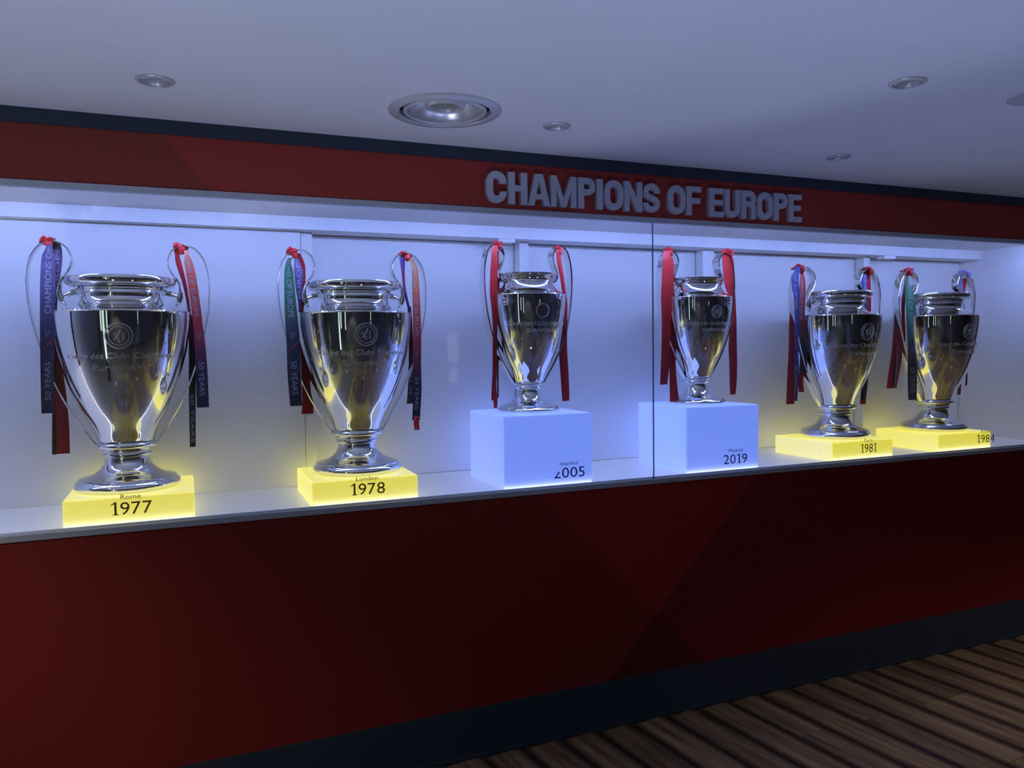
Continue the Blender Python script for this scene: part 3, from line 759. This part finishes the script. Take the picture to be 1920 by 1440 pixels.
# ------------------------------------------------------------------ trophies
BODY_T = [(0, 1), (.08, .995), (.15, .983), (.3, .940), (.45, .872), (.6, .778), (.75, .652), (.9, .495), (1, .415)]
def body_prof(R, z0, z1, tab=BODY_T):
    pts = [(r * R, z1 - (z1 - z0) * t_) for t_, r in tab]
    return [tuple(p) for p in catmull(pts, 6)]

class Cup:
    pass

def make_cup(kind):
    C = Cup()
    if kind == 'A':
        C.R, C.zb, C.zs = 0.2055, 0.156, 0.578
        foot = [(.0001, .004), (.140, .004), (.150, 0), (.158, .001), (.161, .006), (.1615, .016), (.160, .022), (.154, .027), (.151, .030), (.1505, .034), (.147, .037)]
        foot += [tuple(p) for p in catmull([(.147, .037), (.125, .042), (.101, .052), (.083, .066), (.073, .082), (.069, .098), (.0685, .106)], 5)]
        foot += [(.073, .108), (.0765, .111), (.0770, .115), (.0755, .119), (.0725, .120), (.0760, .122), (.0790, .125), (.0790, .129), (.0765, .132), (.078, .133),
                 (.087, .134), (.0945, .137), (.0970, .142), (.0970, .146), (.0945, .151), (.089, .154), (.084, .156)]
        neck = [(.2055, .578), (.2070, .580), (.2060, .5825), (.201, .584), (.188, .586), (.168, .590), (.158, .594)]
        neck += [tuple(p) for p in catmull([(.158, .594), (.143, .601), (.131, .614), (.1265, .628), (.1285, .640)], 5)][1:]
        neck += [(.1335, .6415), (.1355, .645), (.1345, .649), (.1300, .650), (.1300, .652), (.1345, .653), (.1360, .656), (.1345, .660), (.1320, .661)]
        neck += [tuple(p) for p in catmull([(.1320, .661), (.143, .6620), (.1560, .6650), (.1640, .671), (.1672, .679), (.1675, .686), (.1665, .6915)], 4)][1:]
        neck += [(.1655, .693), (.162, .694), (.159, .692), (.150, .680), (.128, .665), (.122, .640), (.123, .622), (.14, .600), (.19, .574), (.17, .45), (.12, .27), (.07, .17), (.0001, .165)]
        hp = [(.164, .602), (.172, .616), (.178, .634), (.180, .655), (.173, .686), (.154, .712), (.142, .743), (.148, .776), (.166, .798), (.196, .807), (.233, .797), (.264, .761), (.279, .708), (.2815, .660), (.273, .573), (.248, .473), (.210, .365), (.168, .272), (.122, .192), (.094, .148)]
        C.hw = 0.022; C.conn = [(.122, .650), (.146, .644), (.170, .632)]
        C.em = (0.500, .0405); C.ins = [('Coupe des Clubs Champions', .430, .0195, 0.345, 'u'), ('Europ\u00e9ens', .393, .0195, 0.155, 'c')]
        C.htop = (.196, .807)
    else:
        C.R, C.zb, C.zs = 0.1545, 0.1216, 0.463
        foot = [(.0001, .003), (.112, .003), (.120, 0), (.1245, .001), (.1265, .005), (.1265, .010), (.124, .0145), (.1195, .017), (.118, .0195), (.114, .0215)]
        foot += [tuple(p) for p in catmull([(.114, .0215), (.090, .0285), (.068, .039), (.054, .052), (.0455, .067), (.0425, .080), (.0425, .087)], 5)][1:]
        foot += [(.0450, .089), (.0550, .092), (.0580, .097), (.0570, .101), (.0535, .104), (.0545, .106), (.0605, .108), (.0635, .112), (.0630, .1165), (.060, .120), (.0585, .1216)]
        neck = [(.1545, .463), (.1560, .465), (.1550, .467), (.151, .468)]
        neck += [tuple(p) for p in catmull([(.151, .468), (.137, .475), (.122, .487), (.111, .502), (.1055, .518), (.1050, .526)], 5)][1:]
        neck += [tuple(p) for p in catmull([(.1050, .526), (.108, .532), (.114, .537), (.119, .541)], 4)][1:]
        neck += [(.1205, .544), (.1205, .548), (.1185, .550), (.115, .549), (.106, .536), (.100, .524), (.102, .510), (.115, .490), (.142, .465), (.13, .36), (.09, .22), (.05, .135), (.0001, .13)]
        hp = [(.112, .518), (.121, .528), (.126, .542), (.125, .560), (.114, .587), (.107, .612), (.109, .634), (.120, .653), (.142, .664), (.168, .648), (.184, .603), (.191, .536), (.188, .463), (.178, .385), (.157, .297), (.122, .215), (.088, .155), (.062, .112)]
        C.hw = 0.024; C.conn = [(.103, .522), (.110, .521), (.116, .520)]
        C.em = (0.3985, .0275); C.ins = [('COUPE DES CLUBS CHAMPIONS', .342, .0130, 0.275, 'u'), ('EUROP\u00c9ENS', .316, .0130, 0.118, 'c')]
        C.htop = (.142, .664)
    if kind == 'A': hp = [(r if r < .18 else .18 + (r - .18) * .89, z) for r, z in hp]
    bp_ = body_prof(C.R, C.zb, C.zs)
    C.foot = MB().lathe(foot, 96).mesh('foot')
    C.bowl = MB().lathe([(.0001, C.zb + .002)] + bp_[::-1], 112).mesh('bowl')
    C.neck = MB().lathe(neck, 112).mesh('neck')
    # handle: rounded band swept along hp, in the +x half plane
    path = catmull([(a, b) for a, b in hp], 7)
    n = len(path); mb = MB(); sec = 12
    for i, p in enumerate(path):
        d = (path[min(i+1, n-1)] - path[max(i-1, 0)]).normalized(); nn = Vector((-d.y, d.x))
        s = i / (n - 1)
        tk = 0.0029
        if kind == 'A': tk = 0.0029 + 0.0078 * max(0, 1 - abs(s - .085) / .10) ** 1.2 if s < .085 else 0.0029 + 0.0078 * max(0, 1 - (s - .085) / .16) ** 1.2
        hw = C.hw * (1 - .45 * max(0, (s - .8) / .2)) * min(1, .35 + s * 14)
        for k in range(sec):
            a = 2 * math.pi * k / sec
            ca, sa = math.cos(a), math.sin(a)
            yy = hw * math.copysign(abs(ca) ** .5, ca); tt = tk * math.copysign(abs(sa) ** .7, sa)
            if kind == 'B': tt += 0.0022 * (abs(ca) ** 3) * (1 if tt >= 0 else -1)   # beaded edges
            q = p + nn * tt
            mb.v.append((q.x, yy, q.y))
    for i in range(n - 1):
        for k in range(sec):
            k2 = (k + 1) % sec
            mb.f.append((i*sec + k, i*sec + k2, (i+1)*sec + k2, (i+1)*sec + k))
    mb.f.append(tuple(range(sec))[::-1]); mb.f.append(tuple(range((n-1)*sec, n*sec)))
    # bracket to the neck
    cp = catmull(C.conn, 4); o = len(mb.v)
    for i, p in enumerate(cp):
        for k in range(10):
            a = 2 * math.pi * k / 10
            mb.v.append((p.x, C.hw * .6 * math.cos(a), p.y + (.011 if kind == 'A' else .006) * math.sin(a)))
    for i in range(len(cp) - 1):
        for k in range(10): mb.f.append((o + i*10 + k, o + i*10 + (k+1) % 10, o + (i+1)*10 + (k+1) % 10, o + (i+1)*10 + k))
    C.hand = mb.mesh('handle'); fix_normals(C.hand)
    C.hand2 = mb.mesh('handle'); C.hand2.transform(Matrix.Scale(-1, 4, (1, 0, 0))); fix_normals(C.hand2)
    for me in (C.foot, C.bowl, C.neck): fix_normals(me)
    # surface mapping for engraving
    bz = sorted((z, r) for r, z in bp_)
    def rad(z):
        for (z0, r0), (z1, r1) in zip(bz, bz[1:]):
            if z0 <= z <= z1: return r0 + (r1 - r0) * (z - z0) / max(1e-9, z1 - z0)
        return bz[-1][1]
    def surf(u, z, h, zr):
        r = rad(z); sl = (rad(z + .004) - rad(z - .004)) / .008
        k = 1 / math.sqrt(1 + sl * sl); a = u / rad(zr)
        rr = r + h * k
        return (rr * math.sin(a), -rr * math.cos(a), z - h * sl * k)
    z0, er = C.em
    mb = MB()
    def F(x, y, k): return surf(x, z0 + y, -.0006 + .0030 * k, z0)
    circ = lambda r, n=48: [(r * math.cos(2*math.pi*i/n), r * math.sin(2*math.pi*i/n)) for i in range(n)]
    stroke_prism(mb, circ(er * .95), er * .09, F, True)
    C.emb_plain = mb.mesh('emblem'); fix_normals(C.emb_plain)
    stroke_prism(mb, circ(er * .72), er * .05, F, True)
    sc = er * .5
    for pts, t_ in (([(.35, .95), (.05, .75), (.2, .5), (-.15, .4), (-.05, .15), (-.45, .0), (-.35, -.35), (-.75, -.5)], .16),
                    ([(-.3, -.2), (.0, -.4), (-.15, -.75), (.2, -.95)], .14), ([(.3, -.45), (.6, -.6), (.75, -.35), (.5, -.15)], .14),
                    ([(.45, .6), (.7, .35), (.55, .1), (.75, -.05)], .10), ([(-.75, .1), (-.6, .35), (-.35, .5)], .10)):
        stroke_prism(mb, [(p.x * sc, p.y * sc) for p in catmull(pts, 4)], t_ * sc, F)
    C.emb = mb.mesh('emblem'); fix_normals(C.emb)
    C.insm = []
    for body, zz, ch, wid, al in C.ins:
        v, f, w = text_geo(body, 0.06)
        sx = wid / w
        vs = [surf((p[0] - w/2) * sx, zz + p[1] * ch, -.0004 + .0024 * (p[2] / .06 + 1) / 2, zz) for p in v]
        C.insm.append(MB().add(vs, f).mesh('inscription'))
    sm = lambda me, a: (me.polygons.foreach_set('use_smooth', [True] * len(me.polygons)), me.set_sharp_from_angle(angle=math.radians(a)))
    for me in (C.foot, C.neck, C.bowl): sm(me, 38)
    for me in (C.hand, C.hand2): sm(me, 60)
    for me in (C.foot, C.neck, C.bowl, C.hand, C.hand2): me.materials.append(M['chrome'])
    for me in (C.emb, C.emb_plain, *C.insm): me.materials.append(M['chrome_eng'])
    return C

CUPS = {'A': make_cup('A'), 'B': make_cup('B')}
YT = 0.235
def trophy(x, z, kind, label, plain=False, rz=0.0):
    C = CUPS[kind]
    t = empty('trophy', (x, YT, z)); t.rotation_euler = (0, 0, rz)
    tag(t, label, 'trophy', 'two-handled silver trophies')
    def P(name, me, par=t):
        o = bpy.data.objects.new(name, me); COL.objects.link(o); o.parent = par; return o
    P('foot', C.foot); b = P('bowl', C.bowl); P('neck', C.neck); P('handle', C.hand); P('handle', C.hand2)
    e = P('emblem', C.emb_plain if plain else C.emb, b); e['label'] = 'raised round emblem' if not plain else 'raised plain ring'
    for me, it in zip(C.insm, C.ins):
        q = P('inscription', me, b); q['label'] = 'raised lettering reading ' + it[0]
    return t
ZY, ZB = Z_SH + HY, Z_SH + HB
TX = {'1977': -.189, '1978': .579, '2005': 1.276, '2019': 2.092, '1981': 2.897, '1984': 3.565}
trophy(TX['1977'], ZY, 'A', 'large silver trophy on the yellow 1977 plinth, nearest the left edge')
trophy(TX['1978'], ZY, 'A', 'large silver trophy on the yellow 1978 plinth, with green and orange ribbons')
trophy(TX['2005'], ZB, 'B', 'smaller silver trophy with a plain ring emblem on the tall blue 2005 plinth', True)
trophy(TX['2019'], ZB, 'B', 'smaller silver trophy on the tall blue 2019 plinth behind the glass joint')
trophy(TX['1981'], ZY, 'A', 'large silver trophy on the yellow 1981 plinth, with blue ribbons')
trophy(TX['1984'], ZY, 'A', 'large silver trophy on the yellow 1984 plinth, last on the right')

# ------------------------------------------------------------------ ribbons
def grad(cols, s):
    for (a, c0), (b, c1) in zip(cols, cols[1:]):
        if a <= s <= b:
            k = (s - a) / max(1e-6, b - a); l0, l1 = lin(c0), lin(c1)
            return tuple((l0[i] + (l1[i] - l0[i]) * k) * (1.10, 1.02, .84)[i] for i in range(3))
    return tuple(c * f for c, f in zip(lin(cols[-1][1]), (1.10, 1.02, .84)))

def tail(root, org, spec, seed):
    dy, cols, E, texts = spec
    rnd = random.Random(seed)
    rows = catmull([(a, b, z) for a, b, z in E], 6)
    n = len(rows); NA = 5; mb = MB(); colr = []
    ph, am = rnd.random() * 6, 0.003 + rnd.random() * .002
    zt, zb = rows[0].z, rows[-1].z
    curl = rnd.choice((-1, 1)) * .0025
    def at(s, c):                       # s 0..1 down the tail, c 0..1 across
        f = s * (n - 1); i = min(n - 2, int(f)); k = f - i
        r = rows[i].lerp(rows[i + 1], k)
        x = r.x + (r.y - r.x) * c
        y = YT + dy + am * math.sin(ph + s * 7) + curl * math.cos((c - .5) * math.pi) + .003 * (c - .5) * math.sin(ph * 2 + s * 4)
        return Vector((x, y, r.z)) - org
    for i in range(n):
        s = i / (n - 1)
        for side in (-1, 1):
            for k in range(NA):
                q = at(s, k / (NA - 1)); mb.v.append((q.x, q.y + side * .0005, q.z)); colr.append(grad(cols, (zt - rows[i].z) / (zt - zb)))
    W = 2 * NA
    for i in range(n - 1):
        a, b = i * W, (i + 1) * W
        for k in range(NA - 1):
            mb.f.append((a + k, a + k + 1, b + k + 1, b + k))
            mb.f.append((a + NA + k, b + NA + k, b + NA + k + 1, a + NA + k + 1))
        mb.f.append((a, b, b + NA, a + NA)); mb.f.append((a + NA - 1, a + W - 1, b + W - 1, b + NA - 1))
    for a in (0, (n - 1) * W):
        for k in range(NA - 1): mb.f.append((a + k, a + NA + k, a + NA + k + 1, a + k + 1))
    me = mb.mesh('tail')
    ca = me.color_attributes.new('Col', 'FLOAT_COLOR', 'POINT')
    for i, c in enumerate(colr): ca.data[i].color = (*c, 1)
    o = link('tail', me, M['ribbon'], root, smooth=50)
    zs = [r.z for r in rows]
    def s_of(z):
        for i in range(n - 1):
            if zs[i] >= z >= zs[i + 1]: return (i + (zs[i] - z) / max(1e-9, zs[i] - zs[i + 1])) / (n - 1)
        return -1
    for body, z0, z1, d in texts:
        v, f, w = text_geo(body)
        vs, ok = [], []
        for p in v:
            u = p[0] / w; z = z0 + (z1 - z0) * u; s = s_of(z)
            c = (.27 + .46 * p[1]) if d == 'd' else (.73 - .46 * p[1])
            ok.append(s > .02)
            q = at(max(0, min(1, s)), c); vs.append((q.x, q.y - .0012, q.z))
        fs = [q for q in f if all(ok[i] for i in q)]
        used = sorted({i for q in fs for i in q}); mp = {i: k for k, i in enumerate(used)}
        if not fs: continue
        lt = MB().add([vs[i] for i in used], [tuple(mp[i] for i in q) for q in fs]).build('lettering', M['ink_white'], o)
        lt['label'] = 'white printed lettering reading ' + body
    if len(texts) == 2:                 # little crest and swoosh printed between the two lines
        za, zb_ = (texts[0][2], texts[1][1]) if texts[0][3] == 'd' else (texts[0][1], texts[1][2])
        zc = za + (zb_ - za) * .40; ks = .62
        def F(x, y, k):
            s = s_of(zc + y); q = at(max(0, s), x); return (q.x, q.y - .0010 - .0002 * k, q.z)
        cm = MB()
        for pts in ([(.3, .018), (.45, .010), (.35, .002), (.6, -.004), (.5, -.014), (.7, -.018)], [(.65, .014), (.72, .004), (.6, .0)], [(.3, -.008), (.38, -.014), (.34, -.022)]):
            P = catmull([(a, b, 0) for a, b in pts], 4)
            vs = []
            for p in P: vs += [F(.5 + (p.x - .5) * .8 - .028, p.y * ks, 0), F(.5 + (p.x - .5) * .8 + .028, p.y * ks, 0)]
            cm.add(vs, [(2*i, 2*i+1, 2*i+3, 2*i+2) for i in range(len(P) - 1)])
        cm.build('crest_print', M['ink_white'], o)
        sw = MB(); P = catmull([(.25, -.052, 0), (.5, -.042, 0), (.95, -.022, 0)], 5); vs = []
        for p in P: vs += [F(p.x, p.y - .002, 0), F(min(.99, p.x + .03), p.y + .004, 0)]
        sw.add(vs, [(2*i, 2*i+1, 2*i+3, 2*i+2) for i in range(len(P) - 1)])
        sw.build('swoosh_print', M['ink_orange'], o)
    return o

def knot(root, mt, seed, slope, big=1.0):
    rnd = random.Random(seed); mb = MB()
    def blob(c, rad_, tilt, nu=14, nv=9):
        o = len(mb.v); a1, a2, a3 = rnd.random() * 6, rnd.random() * 6, rnd.random() * 6
        for j in range(nv + 1):
            th = math.pi * j / nv
            for i in range(nu):
                ph = 2 * math.pi * i / nu
                f = 1 + .16 * math.sin(3 * ph + a1) * math.sin(th) + .13 * math.sin(5 * ph + 2 * th + a2) + .10 * math.sin(4 * th + a3)
                x, y, z = rad_[0] * f * math.sin(th) * math.cos(ph), rad_[1] * f * math.sin(th) * math.sin(ph), rad_[2] * f * math.cos(th)
                ct, st = math.cos(tilt), math.sin(tilt)
                mb.v.append((c[0] + x * ct - z * st, c[1] + y, c[2] + x * st + z * ct))
        for j in range(nv):
            for i in range(nu):
                k = (i + 1) % nu
                mb.f.append((o + j*nu + i, o + j*nu + k, o + (j+1)*nu + k, o + (j+1)*nu + i))
    blob((0, 0, 0), (.023 * big, .031, .010), slope)             # wrap round the handle
    blob((.004, -.022, -.012), (.011 * big, .010, .014), slope * .5)   # pulled knot
    blob((-.012 * big, -.012, .004), (.012, .016, .008), slope + .6)   # fold of the wrap
    me = mb.mesh('knot'); fix_normals(me)
    return link('knot', me, mt, root, smooth=45)

LAB = {
 '1977L': 'purple, navy and dark red ribbons lettered 50 YEARS tied to left handle of 1977 trophy',
 '1977R': 'orange-red ribbon fading to navy tied to right handle of 1977 trophy',
 '1978L': 'green ribbon fading to navy with red ribbon tied to left handle of 1978 trophy',
 '1978R': 'narrow orange ribbon fading to navy tied to right handle of 1978 trophy',
 '2005L': 'narrow plain red ribbon on left handle of the trophy above the Istanbul lettering',
 '2005R': 'narrow plain red ribbon on right handle of the trophy above the Istanbul lettering',
 '2019L': 'wide doubled plain red ribbon beside the glass joint',
 '2019R': 'plain red ribbon on right handle of the trophy above the Madrid lettering',
 '1981L': 'blue, red and dark ribbons tied to left handle of 1981 trophy',
 '1981R': 'red ribbon with blue strip hanging behind right side of 1981 trophy',
 '1984L': 'green ribbon fading to slate with red ribbons tied to left handle of 1984 trophy',
 '1984R': 'violet and red ribbons half hidden at right handle of 1984 trophy',
}
for q, (key, tails) in enumerate(RIBBONS.items()):
    kx, kz = KNOTS[key]; org = Vector((kx, YT, kz))
    t = empty('ribbon', org); tag(t, LAB[key], 'ribbon', 'ribbons tied to the trophy handles')
    sl = (.35 if key[4] == 'L' else -.2)
    knot(t, M['knot_grey'] if key == '1984R' else M['knot_dull'] if key in ('1984L', '1981L', '1981R') else M['knot_red'], q, sl, .8 if key[:2] == '20' else 1.0)
    for k, sp_ in enumerate(tails): tail(t, org, sp_, q * 10 + k)
